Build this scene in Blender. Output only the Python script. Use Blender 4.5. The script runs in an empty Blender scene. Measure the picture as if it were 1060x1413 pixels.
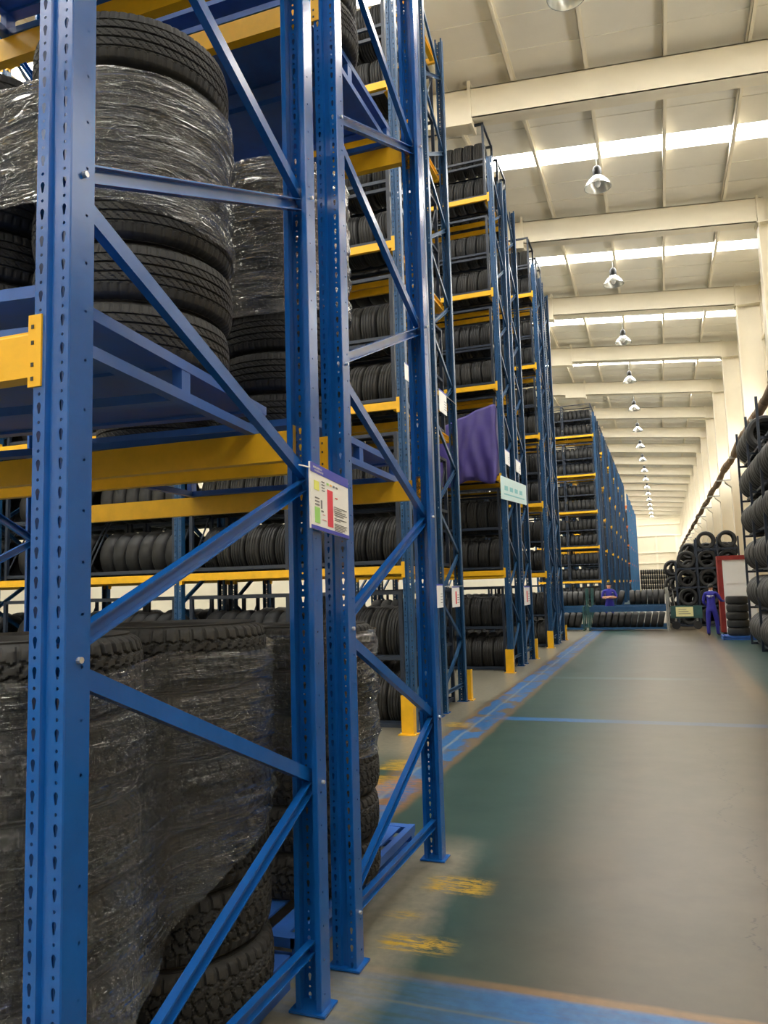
import bpy, math, random
import numpy as np
from mathutils import Vector, Matrix, Euler
random.seed(7)
S = 1.18                       # working units -> metres
# ------------------------------------------------------------------ camera
W_PX, H_PX, F_PX = 1060, 1413, 1050.76
YAW, PITCH, ROLL = .3463, .0997, -.0286
CX, CH = 1.3554, 1.5953
def cam_axes():
    fw = np.array([-math.sin(YAW)*math.cos(PITCH), math.cos(YAW)*math.cos(PITCH), math.sin(PITCH)])
    r = np.array([math.cos(YAW), math.sin(YAW), 0.]); u = np.cross(r, fw)
    c, s = math.cos(ROLL), math.sin(ROLL)
    return c*r+s*u, -s*r+c*u, fw
AR, AU, AF = cam_axes()
CAMP = np.array([CX, 0, CH])
def ray(px): return (px[0]-W_PX/2)/F_PX*AR-(px[1]-H_PX/2)/F_PX*AU+AF
def ground(px, z=0): d = ray(px); return CAMP+(z-CH)/d[2]*d
def onx(px, x): d = ray(px); return CAMP+(x-CX)/d[0]*d
def ony(px, y): d = ray(px); return CAMP+y/d[1]*d
sc = bpy.context.scene
col = sc.collection
cd = bpy.data.cameras.new('camera'); co = bpy.data.objects.new('camera', cd); col.objects.link(co)
cd.sensor_fit = 'HORIZONTAL'; cd.sensor_width = 36; cd.lens = 36*F_PX/W_PX
cd.clip_start = .05; cd.clip_end = 500
co.matrix_world = Matrix(((AR[0], AU[0], -AF[0], CX*S), (AR[1], AU[1], -AF[1], 0), (AR[2], AU[2], -AF[2], CH*S), (0, 0, 0, 1)))
sc.camera = co
# ------------------------------------------------------------------ light and exposure
wd = bpy.data.worlds.new('daylight'); sc.world = wd; wd.use_nodes = True
wd.node_tree.nodes['Background'].inputs[0].default_value = (.86, .93, 1, 1)
wd.node_tree.nodes['Background'].inputs[1].default_value = .6
SKYLIGHT, SIDELIGHT = 36.0, 5.0
sc.view_settings.view_transform = 'Standard'; sc.view_settings.look = 'None'
sc.view_settings.gamma = 1; sc.view_settings.use_curve_mapping = False
sc.view_settings.exposure = -0.2
# ------------------------------------------------------------------ materials
def lin(c): return tuple(((v/255+.055)/1.055)**2.4 if v > 10 else v/255/12.92 for v in c)
class NT:
    def __init__(s, name):
        s.m = bpy.data.materials.new(name); s.m.use_nodes = True; s.t = s.m.node_tree; s.n = s.t.nodes
        s.b = s.n['Principled BSDF']; s.out = s.n['Material Output']
    def node(s, t, **kw):
        n = s.n.new(t)
        for k, v in kw.items(): setattr(n, k, v)
        return n
    def link(s, a, b): s.t.links.new(a, b)
    def setin(s, i, v):
        if hasattr(v, 'is_linked') or isinstance(v, bpy.types.NodeSocket): s.link(v, i)
        else: i.default_value = v
    def math(s, op, a, b=0., c=0., clamp=False):
        n = s.node('ShaderNodeMath', operation=op, use_clamp=clamp)
        for i, v in enumerate((a, b, c)): s.setin(n.inputs[i], v)
        return n.outputs[0]
    def noise(s, vec, scale, detail=3, rough=.5, dist=0.):
        n = s.node('ShaderNodeTexNoise'); n.inputs['Scale'].default_value = scale; n.inputs['Detail'].default_value = detail
        n.inputs['Roughness'].default_value = rough; n.inputs['Distortion'].default_value = dist
        if vec is not None: s.link(vec, n.inputs['Vector'])
        return n.outputs['Fac']
    def mapping(s, vec, scale=(1, 1, 1), rot=(0, 0, 0), loc=(0, 0, 0)):
        n = s.node('ShaderNodeMapping'); n.inputs['Scale'].default_value = scale; n.inputs['Rotation'].default_value = rot
        n.inputs['Location'].default_value = loc; s.link(vec, n.inputs['Vector']); return n.outputs[0]
    def coord(s, w='Object'): return s.node('ShaderNodeTexCoord').outputs[w]
    def geo(s): return s.node('ShaderNodeNewGeometry').outputs['Position']
    def mix(s, f, a, b):
        n = s.node('ShaderNodeMix', data_type='RGBA'); s.setin(n.inputs[0], f)
        for i, v in ((6, a), (7, b)): s.setin(n.inputs[i], v if not isinstance(v, tuple) else (*v[:3], 1))
        return n.outputs[2]
    def ramp(s, f, a, b): 
        n = s.node('ShaderNodeMapRange'); n.clamp = True; s.link(f, n.inputs[0])
        n.inputs[1].default_value = a; n.inputs[2].default_value = b; return n.outputs[0]
    def bump(s, h, strength=.3, dist=.01):
        n = s.node('ShaderNodeBump'); n.inputs['Strength'].default_value = strength; n.inputs['Distance'].default_value = dist
        s.link(h, n.inputs['Height']); s.link(n.outputs[0], s.b.inputs['Normal']); return n
def paint(name, c, rough=.35, var=.25, metal=0., wear=None, scale=6., bump=.05, spec=.5):
    t = NT(name); v = t.geo(); n = t.noise(v, scale, 5, .6)
    f = t.ramp(n, .3, .75); c = lin(c)
    cc = t.mix(f, tuple(x*(1-var) for x in c), tuple(min(1, x*(1+var)) for x in c))
    if wear:
        n2 = t.noise(t.mapping(v, (9, 9, 2.5)), 4, 6, .75)
        cc = t.mix(t.ramp(n2, .71, .78), cc, lin(wear))
    t.link(cc, t.b.inputs['Base Color']); t.b.inputs['Roughness'].default_value = rough; t.b.inputs['Metallic'].default_value = metal
    t.b.inputs['Specular IOR Level'].default_value = spec
    rr = t.math('MULTIPLY_ADD', n, .25, rough-.12); t.link(rr, t.b.inputs['Roughness'])
    if bump: t.bump(t.noise(v, 55, 3), bump, .004)
    return t.m
M = {}
M['blue'] = paint('blue_paint', (14, 84, 164), .20, .12, wear=(60, 110, 170), spec=.6)
M['blue_dark'] = paint('navy_paint', (26, 56, 104), .38, .25)
M['blue_teal'] = paint('teal_blue_paint', (24, 70, 112), .38, .2, wear=(110, 130, 140))
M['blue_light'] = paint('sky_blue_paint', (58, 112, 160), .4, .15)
M['pallet'] = paint('pallet_blue_paint', (38, 88, 168), .42, .2, wear=(130, 150, 180))
M['yellow'] = paint('yellow_paint', (232, 178, 26), .4, .12, wear=(150, 115, 40))
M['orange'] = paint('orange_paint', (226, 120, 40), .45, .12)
M['cage'] = paint('cage_steel', (30, 42, 60), .45, .3)
M['green'] = paint('green_steel', (44, 84, 84), .45, .2)
M['steel'] = paint('zinc_steel', (170, 172, 172), .35, .12, metal=.8)
M['rubber'] = paint('tyre_rubber', (40, 41, 43), .6, .3, scale=14, bump=.15, spec=.4)
M['rubber2'] = paint('dusty_tyre_rubber', (50, 50, 50), .68, .3, scale=9, bump=.15, spec=.35)
M['cream'] = paint('cream_paint', (236, 228, 208), .5, .04, scale=1.2)
M['roof'] = paint('roof_sheet', (236, 232, 222), .6, .06, scale=.6)
M['wall'] = paint('wall_sheet', (228, 219, 196), .6, .05, scale=.5)
M['lowwall'] = paint('lower_wall_sheet', (196, 170, 124), .6, .08, scale=.8)
M['white'] = paint('white_card', (246, 247, 247), .5, .02)
M['purpleblue'] = paint('header_blue', (62, 72, 190), .45, .04)
M['red'] = paint('notice_red', (226, 58, 82), .5, .04)
M['lime'] = paint('notice_green', (160, 220, 120), .5, .04)
M['lemon'] = paint('notice_yellow', (236, 240, 120), .5, .04)
M['ink'] = paint('ink', (120, 122, 128), .6, .05)
M['orange_ink'] = paint('orange_ink', (240, 190, 120), .6, .05)
M['cyan'] = paint('pale_cyan_board', (196, 226, 230), .45, .05)
M['cyan_ink'] = paint('teal_ink', (110, 190, 200), .5, .05)
M['paleyellow'] = paint('pale_yellow_plate', (232, 226, 168), .5, .05)
M['redpaint'] = paint('dull_red_paint', (140, 40, 38), .45, .2)
M['brown'] = paint('pipe_lagging', (122, 100, 78), .7, .3)
M['tarp'] = paint('purple_tarpaulin', (62, 52, 124), .5, .18, scale=3)
M['cover'] = paint('coverall_cloth', (44, 44, 150), .8, .2, scale=10)
M['skin'] = paint('skin', (212, 160, 130), .55, .06)
M['hair'] = paint('hair', (24, 22, 22), .6, .2)
M['shoe'] = paint('shoe', (30, 30, 34), .5, .2)
M['bolt'] = paint('bolt_zinc', (200, 205, 210), .3, .05, metal=.6)
M['dark'] = paint('dark_trim', (36, 38, 42), .6, .2)
M['lampglass'] = paint('lamp_reflector', (222, 224, 222), .22, .04, metal=.6)
def emit(name, c, st):
    t = NT(name); e = t.node('ShaderNodeEmission'); e.inputs[0].default_value = (*c, 1); e.inputs[1].default_value = st
    t.link(e.outputs[0], t.out.inputs[0]); return t.m
M['skylight'] = emit('skylight_daylight', (1, .97, .9), SKYLIGHT)
M['sidelight'] = emit('side_window_daylight', (1, .965, .89), SIDELIGHT)
def film(name, dens, gk, cr):
    t = NT(name); uv = t.coord('UV')
    a = t.noise(t.mapping(uv, (1.2+1.6*cr, 36, 1), (0, 0, .10)), 1.5, 5, .6, .5*cr)
    a2 = t.noise(t.mapping(uv, (1.6, 22, 1), (0, 0, -.16)), 1.7, 3, .5, .5)
    b = t.noise(t.mapping(uv, (9, 60, 1), (0, 0, -.12)), 1.2, 4, .6, 1.2)
    c = t.noise(t.mapping(uv, (14, 16, 1)), 1.3, 5, .65, 1.5)
    h = t.math('ADD', t.math('ADD', a, t.math('MULTIPLY', a2, .5)), t.math('ADD', t.math('MULTIPLY', b, .5*cr), t.math('MULTIPLY', c, .6*cr)))
    bm = t.node('ShaderNodeBump'); bm.inputs['Strength'].default_value = 1.0; bm.inputs['Distance'].default_value = .04
    t.link(h, bm.inputs['Height'])
    gl = t.node('ShaderNodeBsdfGlossy'); gl.inputs['Roughness'].default_value = .07; gl.inputs[0].default_value = (.95, .96, .97, 1)
    t.link(bm.outputs[0], gl.inputs['Normal'])
    df = t.node('ShaderNodeBsdfDiffuse'); df.inputs[0].default_value = (.8, .82, .84, 1); t.link(bm.outputs[0], df.inputs['Normal'])
    tr = t.node('ShaderNodeBsdfTransparent')
    fr = t.node('ShaderNodeFresnel'); fr.inputs[0].default_value = 1.5; t.link(bm.outputs[0], fr.inputs['Normal'])
    fg = t.math('MULTIPLY_ADD', fr.outputs[0], 1.5, gk, clamp=True)
    m1 = t.node('ShaderNodeMixShader'); t.link(fg, m1.inputs[0]); t.link(tr.outputs[0], m1.inputs[1]); t.link(gl.outputs[0], m1.inputs[2])
    m2 = t.node('ShaderNodeMixShader'); m2.inputs[0].default_value = dens; t.link(m1.outputs[0], m2.inputs[1]); t.link(df.outputs[0], m2.inputs[2])
    t.link(m2.outputs[0], t.out.inputs[0]); return t.m
M['film'] = film('stretch_film', .003, .0, .22); M['film2'] = film('stretch_film_bright', .008, .08, .5)
def floor_mat():
    t = NT('worn_epoxy_floor'); p = t.mapping(t.geo(), (1/S,)*3)
    sx = t.node('ShaderNodeSeparateXYZ'); t.link(p, sx.inputs[0]); X, Y = sx.outputs[0], sx.outputs[1]
    nb = t.noise(p, .6, 4, .55); nm = t.noise(p, 3, 6, .65); nf = t.noise(p, 18, 4, .6); ns = t.noise(t.mapping(p, (1.2, 9, 1)), 2, 5, .7)
    def band(v, a, b, soft, wob=.0, n=nm):
        if wob: v = t.math('ADD', v, t.math('MULTIPLY', t.math('SUBTRACT', n, .5), wob))
        return t.math('MULTIPLY', t.ramp(v, a-soft, a+soft), t.math('SUBTRACT', 1., t.ramp(v, b-soft, b+soft)))
    green = t.mix(t.ramp(nm, .3, .7), lin((38, 62, 60)), lin((52, 74, 70)))
    brown = t.mix(t.ramp(nm, .3, .7), lin((70, 63, 51)), lin((84, 75, 62)))
    worn = band(X, .62, 2.75, .36, .8, nb)
    c = t.mix(worn, green, brown)
    c = t.mix(t.math('MULTIPLY', t.ramp(ns, .45, .85), .10), c, lin((82, 88, 83)))
    # pale bare concrete beside the rack feet
    bare = t.math('MULTIPLY', band(X, -6., .22, .07, .25), band(Y, -2., 4.75, .2, .3))
    bare2 = t.math('MULTIPLY', band(X, -9., -.98, .06, .16), band(Y, 6.9, 36., .4, .3))
    conc = t.mix(t.ramp(nf, .3, .7), lin((112, 109, 98)), lin((134, 128, 113)))
    c = t.mix(t.math('MULTIPLY', t.math('MAXIMUM', bare, bare2), .85), c, conc)
    # painted lines
    blue = t.mix(t.ramp(nf, .3, .7), lin((22, 82, 140)), lin((40, 104, 160)))
    ow = t.mix(t.ramp(nf, .3, .7), lin((124, 94, 62)), lin((140, 108, 72)))
    keep = t.ramp(nm, .42, .5); scr = t.ramp(ns, .40, .52)
    l1 = band(Y, 2.72, 3.13, .012, .03); fade1 = t.ramp(X, .25, .85)
    c = t.mix(t.math('MULTIPLY', band(Y, 3.10, 3.185, .012, .04), t.math('MULTIPLY_ADD', fade1, .6, .15)), c, ow)
    c = t.mix(t.math('MULTIPLY', l1, t.math('MULTIPLY_ADD', fade1, .75, t.math('MULTIPLY', scr, .22))), c, blue)
    c = t.mix(t.math('MULTIPLY', band(Y, 2.93, 2.945, .006, .03), .5), c, lin((110, 104, 80)))
    l2 = t.math('MULTIPLY', band(Y, 9.17, 9.38, .03, .05), band(X, -.7, 3., .1)); c = t.mix(t.math('MULTIPLY', l2, t.math('MULTIPLY_ADD', t.math('SUBTRACT', 1., worn), .5, .38)), c, blue)
    l3 = t.math('MULTIPLY', band(Y, 13.2, 13.5, .05, .1), band(X, -.7, 1.6, .5)); c = t.mix(t.math('MULTIPLY', l3, .4), c, lin((92, 118, 128)))
    yl = band(Y, 5.0, 30., .3)
    c = t.mix(t.math('MULTIPLY', t.math('MULTIPLY', band(X, -.98, -.50, .03, .12), yl), .5), c, ow)
    c = t.mix(t.math('MULTIPLY', t.math('MULTIPLY', band(X, -.92, -.56, .02, .22), yl), t.math('MULTIPLY_ADD', keep, .85, .05)), c, blue)
    c = t.mix(t.math('MULTIPLY', t.math('MULTIPLY', band(X, -.79, -.755, .008, .08), yl), .6), c, lin((128, 138, 136)))
    rl = t.math('MULTIPLY', band(X, 2.35, 2.62, .05, .1), band(Y, 11., 30., 1.)); c = t.mix(t.math('MULTIPLY', rl, .35), c, lin((130, 108, 78)))
    gb = t.math('MULTIPLY', t.ramp(X, 2.55, 2.75), 1.); c = t.mix(t.math('MULTIPLY', gb, .8), c, green)
    # yellow dashes worn to patches
    yel = t.mix(t.ramp(nf, .3, .7), lin((160, 130, 40)), lin((184, 150, 48)))
    ns2 = t.noise(t.mapping(p, (2.2, 12, 1)), 3.2, 5, .75)
    for (x0, x1, y0, y1) in ((.1, .40, 4.03, 4.24), (.09, .38, 3.36, 3.50), (.02, .15, 3.68, 3.73), (-1.02, -.8, 5.7, 6.3), (-1.1, -.85, 6.5, 6.9), (-1.1, -.8, 8.6, 8.9)):
        m = t.math('MULTIPLY', band(X, x0, x1, .05, .3, ns2), band(Y, y0, y1, .03, .22, ns2)); c = t.mix(t.math('MULTIPLY', m, t.ramp(ns2, .46, .52)), c, yel)
    m = t.math('MULTIPLY', band(X, -.95, -.55, .06, .15), band(Y, 5.3, 6.2, .1, .3)); c = t.mix(t.math('MULTIPLY', m, t.ramp(ns2, .5, .58)), c, lin((160, 96, 50)))
    # crack
    cn = t.noise(t.mapping(p, (0, .9, 0)), 1.6, 6, .62)
    cx_ = t.math('ABSOLUTE', t.math('SUBTRACT', X, t.math('MULTIPLY_ADD', cn, .9, 1.28)))
    ck = t.math('MULTIPLY', t.math('SUBTRACT', 1., t.ramp(cx_, .003, .008)), t.math('MULTIPLY', band(Y, 3.3, 8.2, .3), t.ramp(nf, .42, .5)))
    c = t.mix(t.math('MULTIPLY', ck, .75), c, lin((40, 36, 30)))
    t.link(c, t.b.inputs['Base Color'])
    t.link(t.math('MULTIPLY_ADD', nb, .05, .30), t.b.inputs['Roughness']); t.b.inputs['Specular IOR Level'].default_value = .27
    t.bump(t.noise(p, 1.1, 2), .03, .01)
    return t.m
M['floor'] = floor_mat()
ORD = 'end second third fourth fifth sixth seventh eighth ninth tenth eleventh twelfth thirteenth fourteenth fifteenth sixteenth seventeenth eighteenth nineteenth twentieth twenty-first'.split()
# ------------------------------------------------------------------ mesh helpers
class MB:
    def __init__(s): s.v, s.f, s.mi, s.cur = [], [], [], 0
    def add(s, V, F):
        o = len(s.v); s.v += [tuple(map(float, p)) for p in V]; s.f += [tuple(i+o for i in f) for f in F]; s.mi += [s.cur]*len(F); return s
    def box(s, x0, x1, y0, y1, z0, z1):
        V = [(x, y, z) for z in (z0, z1) for y in (y0, y1) for x in (x0, x1)]
        return s.add(V, [(0, 2, 3, 1), (4, 5, 7, 6), (0, 1, 5, 4), (2, 6, 7, 3), (0, 4, 6, 2), (1, 3, 7, 5)])
    def prism(s, poly, p0, p1, A, B):
        p0, p1, A, B = map(np.array, (p0, p1, A, B)); n = len(poly)
        V = [p+a*A+b*B for p in (p0, p1) for a, b in poly]
        F = [(i, (i+1) % n, n+(i+1) % n, n+i) for i in range(n)]+[tuple(range(n-1, -1, -1)), tuple(range(n, 2*n))]
        return s.add(V, F)
    def tube(s, p0, p1, r, n=10, r1=None):
        p0, p1 = np.array(p0, float), np.array(p1, float); d = p1-p0; d = d/np.linalg.norm(d)
        a = np.cross(d, (0, 0, 1) if abs(d[2]) < .9 else (1, 0, 0)); a = a/np.linalg.norm(a); b = np.cross(d, a); r1 = r if r1 is None else r1
        V = [p+q*(math.cos(2*math.pi*i/n)*a+math.sin(2*math.pi*i/n)*b) for p, q in ((p0, r), (p1, r1)) for i in range(n)]
        return s.add(V, [(i, (i+1) % n, n+(i+1) % n, n+i) for i in range(n)]+[tuple(range(n-1, -1, -1)), tuple(range(n, 2*n))])
    def lathe(s, prof, n=24, axis=2, c=(0, 0, 0)):
        V = []
        for r, z in prof:
            for i in range(n): V.append((c[0]+r*math.cos(2*math.pi*i/n), c[1]+r*math.sin(2*math.pi*i/n), c[2]+z))
        F = [(j*n+i, j*n+(i+1) % n, (j+1)*n+(i+1) % n, (j+1)*n+i) for j in range(len(prof)-1) for i in range(n)]
        return s.add(V, F)
    def mesh(s, name, mats, smooth=None):
        m = bpy.data.meshes.new(name); m.from_pydata([(x*S, y*S, z*S) for x, y, z in s.v], [], s.f)
        for k in (mats if isinstance(mats, (list, tuple)) else [mats]): m.materials.append(M[k])
        if any(s.mi): m.polygons.foreach_set('material_index', s.mi)
        if smooth is not None:
            m.polygons.foreach_set('use_smooth', [True]*len(m.polygons)); m.set_sharp_from_angle(angle=math.radians(smooth))
        m.update(); return m
    def obj(s, name, mats, parent=None, loc=(0, 0, 0), rz=0., smooth=None):
        return put(name, s.mesh(name, mats, smooth), parent, loc, (0, 0, rz))
def put(name, me, parent=None, loc=(0, 0, 0), rot=(0, 0, 0)):
    o = bpy.data.objects.new(name, me); col.objects.link(o); o.parent = parent
    o.location = (loc[0]*S, loc[1]*S, loc[2]*S); o.rotation_euler = rot; return o
def tag(o, label=None, cat=None, group=None, kind=None):
    for k, v in (('label', label), ('category', cat), ('group', group), ('kind', kind)):
        if v: o[k] = v
    return o
def thing(name, label, cat, loc=(0, 0, 0), rz=0., group=None):
    return tag(put(name, None, None, loc, (0, 0, rz)), label, cat, group)
def box(name, mat, parent, *b): return MB().box(*b).obj(name, mat, parent)
# ------------------------------------------------------------------ the building
WX, YB, YE = 4.85, -16., 116.      # right wall, added wall behind, far wall
XL = -14.5
def zb(x): return 10.63-.09*max(x, -12.)      # underside of the roof beams
def zr(x): return zb(x)+.82                   # roof sheet
fl = MB().add([(XL, YB, 0), (WX, YB, 0), (WX, YE, 0), (XL, YE, 0), (XL, YB, -.2), (WX, YB, -.2), (WX, YE, -.2), (XL, YE, -.2)],
              [(0, 1, 2, 3), (7, 6, 5, 4), (0, 4, 5, 1), (1, 5, 6, 2), (2, 6, 7, 3), (3, 7, 4, 0)]).obj('floor', 'floor')
tag(fl, kind='structure')
ceil = tag(put('ceiling', None), kind='structure')
XS = (XL, -12., WX)
bays = range(-5, 17)
def slab(mb, y0, y1, t=.1, dz=0.):
    for a, b in ((XS[0], XS[1]), (XS[1], XS[2])):
        V = [(x, y, zr(x)+h+dz) for h in (0, t) for y in (y0, y1) for x in (a, b)]
        mb.add(V, [(0, 2, 3, 1), (4, 5, 7, 6), (0, 1, 5, 4), (2, 6, 7, 3), (0, 4, 6, 2), (1, 3, 7, 5)])
    return mb
edge = YB; nw = 0
for k in bays:
    yb = 14+6*k; s0, s1 = yb+2.95, yb+3.6
    slab(MB(), edge, s0).obj('roof_sheet', 'roof', ceil); edge = s1
    nw += 1; w = slab(MB(), s0, s1, .02, .05).obj('window_%d' % nw+('_offscreen' if s1 < 10.5 else ''), 'skylight'); tag(w, kind='structure')
    # lap joints of the roof sheets
    for yy in (yb+1.0, yb+1.95, yb+4.5, yb+5.4):
        m = MB(); m.add([(x, y, zr(x)-.012+h) for h in (0, .014) for y in (yy, yy+.03) for x in (-12., WX)], [(0, 2, 3, 1), (4, 5, 7, 6), (0, 1, 5, 4), (2, 6, 7, 3), (0, 4, 6, 2), (1, 3, 7, 5)])
        m.obj('sheet_lap', 'roof', ceil)
slab(MB(), edge, YE).obj('roof_sheet', 'roof', ceil)
def sloped(mb, x0, x1, y0, y1, f0, f1):
    return mb.add([(x, y, f(x)) for f in (f0, f1) for y in (y0, y1) for x in (x0, x1)], [(0, 2, 3, 1), (4, 5, 7, 6), (0, 1, 5, 4), (2, 6, 7, 3), (0, 4, 6, 2), (1, 3, 7, 5)])
for k in bays:
    yb = 14+6*k; d = .34
    if yb < YB or yb > YE-1: continue
    b = MB()
    for a, c in ((-1.65, 4.25), (-12., -1.65), (XL, -12.)):
        sloped(b, a, c, yb+d/2-.012, yb+d/2+.012, zb, lambda x: zb(x)+.62)
        sloped(b, a, c, yb, yb+d, zb, lambda x: zb(x)+.025); sloped(b, a, c, yb, yb+d, lambda x: zb(x)+.6, lambda x: zb(x)+.62)
        sloped(b, a, c, yb, yb+.01, zb, lambda x: zb(x)+.62)
    bo = b.obj('roof_beam', 'cream', ceil)
    for x in (-1.65, ):
        MB().box(x-.03, x+.03, yb-.05, yb+d+.05, zb(x)-.14, zb(x)+.75).obj('splice_plate', 'cream', bo)
        sloped(MB(), -2.6, x, yb-.01, yb+d+.01, lambda q: zb(q)-.12, lambda q: zb(q)+.02).obj('haunch', 'cream', bo)
PX = [-.79+1.385*i for i in range(-9, 4)]
for x in PX:
    m = MB(); z0, z1 = zb(x)+.62, zr(x)
    m.box(x-.035, x+.035, YB, YE, z0, z0+.012).box(x-.035, x-.026, YB, YE, z0, z1).box(x-.035, x+.035, YB, YE, z1-.012, z1)
    po = m.obj('purlin', 'cream', ceil)
# right wall: columns, sheet below, daylight band between columns above
wr = tag(put('wall_right', None), kind='structure')
box('lower_sheet', 'lowwall', wr, WX, WX+.15, YB, YE, 0, 5.2)
box('middle_sheet', 'wall', wr, WX, WX+.15, YB, YE, 5.2, 5.85)
box('upper_sheet', 'wall', wr, WX, WX+.15, YB, YE, 7.35, 11.5)
for z in (5.2, 5.8, 7.4, 9.1): box('girt', 'cream', wr, WX-.09, WX, YB, YE, z-.05, z+.05)
for k in bays:
    yb = 14+6*k; nw += 1
    if yb > YE-3: continue
    w = box('window_%d' % nw+('_offscreen' if yb < 21 else ''), 'sidelight', None, WX+.06, WX+.09, yb+.37, yb+5.97, 5.85, 7.35); tag(w, kind='structure')
    c = MB(); x0, x1 = 4.1, WX
    c.box(x0, x1, yb+.15, yb+.19, 0, zb(4.1)+.62).box(x0, x0+.03, yb-.03, yb+.37, 0, zb(4.1)+.62).box(x1-.05, x1, yb-.03, yb+.37, 0, zb(4.1)+.62)
    cobj = c.obj('column', 'cream', wr)
    MB().box(x0-.05, x1, yb-.05, yb+.39, zb(4.1)-.03, zb(4.1)+.0).box(x0-.02, x0+.02, yb-.06, yb+.40, zb(4.1)-.05, zb(4.1)+.66).obj('cap_plate', 'cream', cobj)
    MB().prism([(0, 0), (-.22, 0), (-.22, -.06), (0, -.25)], (x0, yb-.02, 5.35), (x0, yb+.36, 5.35), (1, 0, 0), (0, 0, 1)).obj('corbel', 'cream', cobj)
box('pier_sheet', 'lowwall', wr, WX-.05, WX, YB, YE, 0, 3.0)
we = tag(put('wall_far', None), kind='structure')
box('far_sheet', 'wall', we, XL, WX, YE, YE+.15, 0, 13)
for z in (2.2, 4.1, 5.6, 8., 9.6, 10.6): box('girt', 'cream', we, -4, WX, YE-.12, YE, z-.09, z+.09)
for x in (-1.8, .9, 3.6): box('post', 'cream', we, x-.14, x+.14, YE-.2, YE, 0, 8)
wl = tag(box('wall_left_added', 'wall', None, XL-.15, XL, YB, YE, 0, 12.7), kind='structure')  # invented wall, set close in to cut the light among the racks
tag(box('wall_back_added', 'wall', None, XL-.15, WX+.15, YB-.15, YB, 0, 13), kind='structure')  # unseen wall added behind the camera to shut out world light
# pipe along the right wall on brackets
pp = thing('wall_pipe', 'brown lagged pipe run along the columns of the cream wall', 'pipe', (3.74, 14, 5.52))
m = MB(); n = 60
for i in range(n): m.tube((0, i*1.5, .05*math.sin(i*1.3)), (0, (i+1)*1.5, .05*math.sin((i+1)*1.3)), .11+.02*math.sin(i*2.1), 10)
m.obj('lagging', 'brown', pp, smooth=40)
for k in range(0, 15): MB().box(-.16, .36, 6*k+.1, 6*k+.2, -.16, -.10).obj('bracket', 'steel', pp)
# high-bay lamps
def lamp():
    m = MB(); m.lathe([(.02, .30), (.10, .27), (.17, .20), (.26, .10), (.30, 0), (.285, 0), (.245, .10), (.155, .19), (.02, .25)], 28)
    sh = m.mesh('reflector', 'lampglass', 40)
    g = MB().lathe([(0, .27), (.085, .27), (.10, .33), (.10, .44), (.06, .50), (0, .50)], 16).mesh('gear_housing', 'dark', 40)
    rod = MB().tube((0, 0, .5), (0, 0, 1.0), .014, 6).mesh('rod', 'steel')
    return sh, g, rod
LS = lamp()
for k in range(-3, 17):
    y = 14+6*k+3.1; x = .53
    if y > YE-1: continue
    t = thing('high_bay_lamp', 'silver bell-shaped high-bay lamp, %s counted from the far end wall' % ('first' if k == 16 else ORD[16-k]), 'lamp', (x, y, 10.44), 0, 'high-bay lamps in a row under the roof')
    for nm, me in zip(('reflector', 'gear_housing', 'rod'), LS): put(nm, me, t)
    bulb = MB().lathe([(0, -.0), (.05, .03), (.07, .09), (.05, .16), (.03, .25)], 12).obj('bulb', 'white', t, smooth=60)
# ------------------------------------------------------------------ racks
HOLE_KEY = [(0, -.0145), (.0030, -.012), (.0042, -.004), (.0066, .006), (.0045, .012), (0, .0145), (-.0045, .012), (-.0066, .006), (-.0042, -.004), (-.0030, -.012)]
HOLE_DOT = [(.0042*math.sin(-math.pi*(1-i/5.)), .0042*math.cos(math.pi*(1-i/5.))) for i in range(10)]
def ring(poly, w, h):
    """outer rectangle points matched to the hole's points by angle"""
    out = []
    for a, b in poly:
        s = min(w/2/abs(a) if abs(a) > 1e-6 else 1e9, h/2/abs(b) if abs(b) > 1e-6 else 1e9); out.append((a*s, b*s))
    return out
def perf(mb, org, U, w, n, ch, poly, poly2=None):
    org, U = np.array(org, float), np.array(U, float); Z = np.array((0, 0, 1.))
    pts = list(poly); R = ring(pts, w, ch); k = len(pts); corners = [(w/2, ch/2), (-w/2, ch/2), (-w/2, -ch/2), (w/2, -ch/2)]
    for c in range(n):
        pts = list(poly if c % 2 == 0 or poly2 is None else poly2); R = ring(pts, w, ch)
        o = org+U*w/2+Z*(c+.5)*ch
        V = [o+U*a+Z*b for a, b in pts]+[o+U*a+Z*b for a, b in R]+[o+U*a+Z*b for a, b in corners]
        F = []
        for i in range(k):
            j = (i+1) % k; a, b = R[i], R[j]; extra = []
            for q, cc in enumerate(corners):
                if (abs(abs(a[0])-w/2) < 1e-9) != (abs(abs(b[0])-w/2) < 1e-9) and cc[0]*(a[0]+b[0]) > 0 and cc[1]*(a[1]+b[1]) > 0: extra = [2*k+q]
            F.append(tuple([i, k+i]+extra+[k+j, j]))
        mb.add(V, F)
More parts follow.
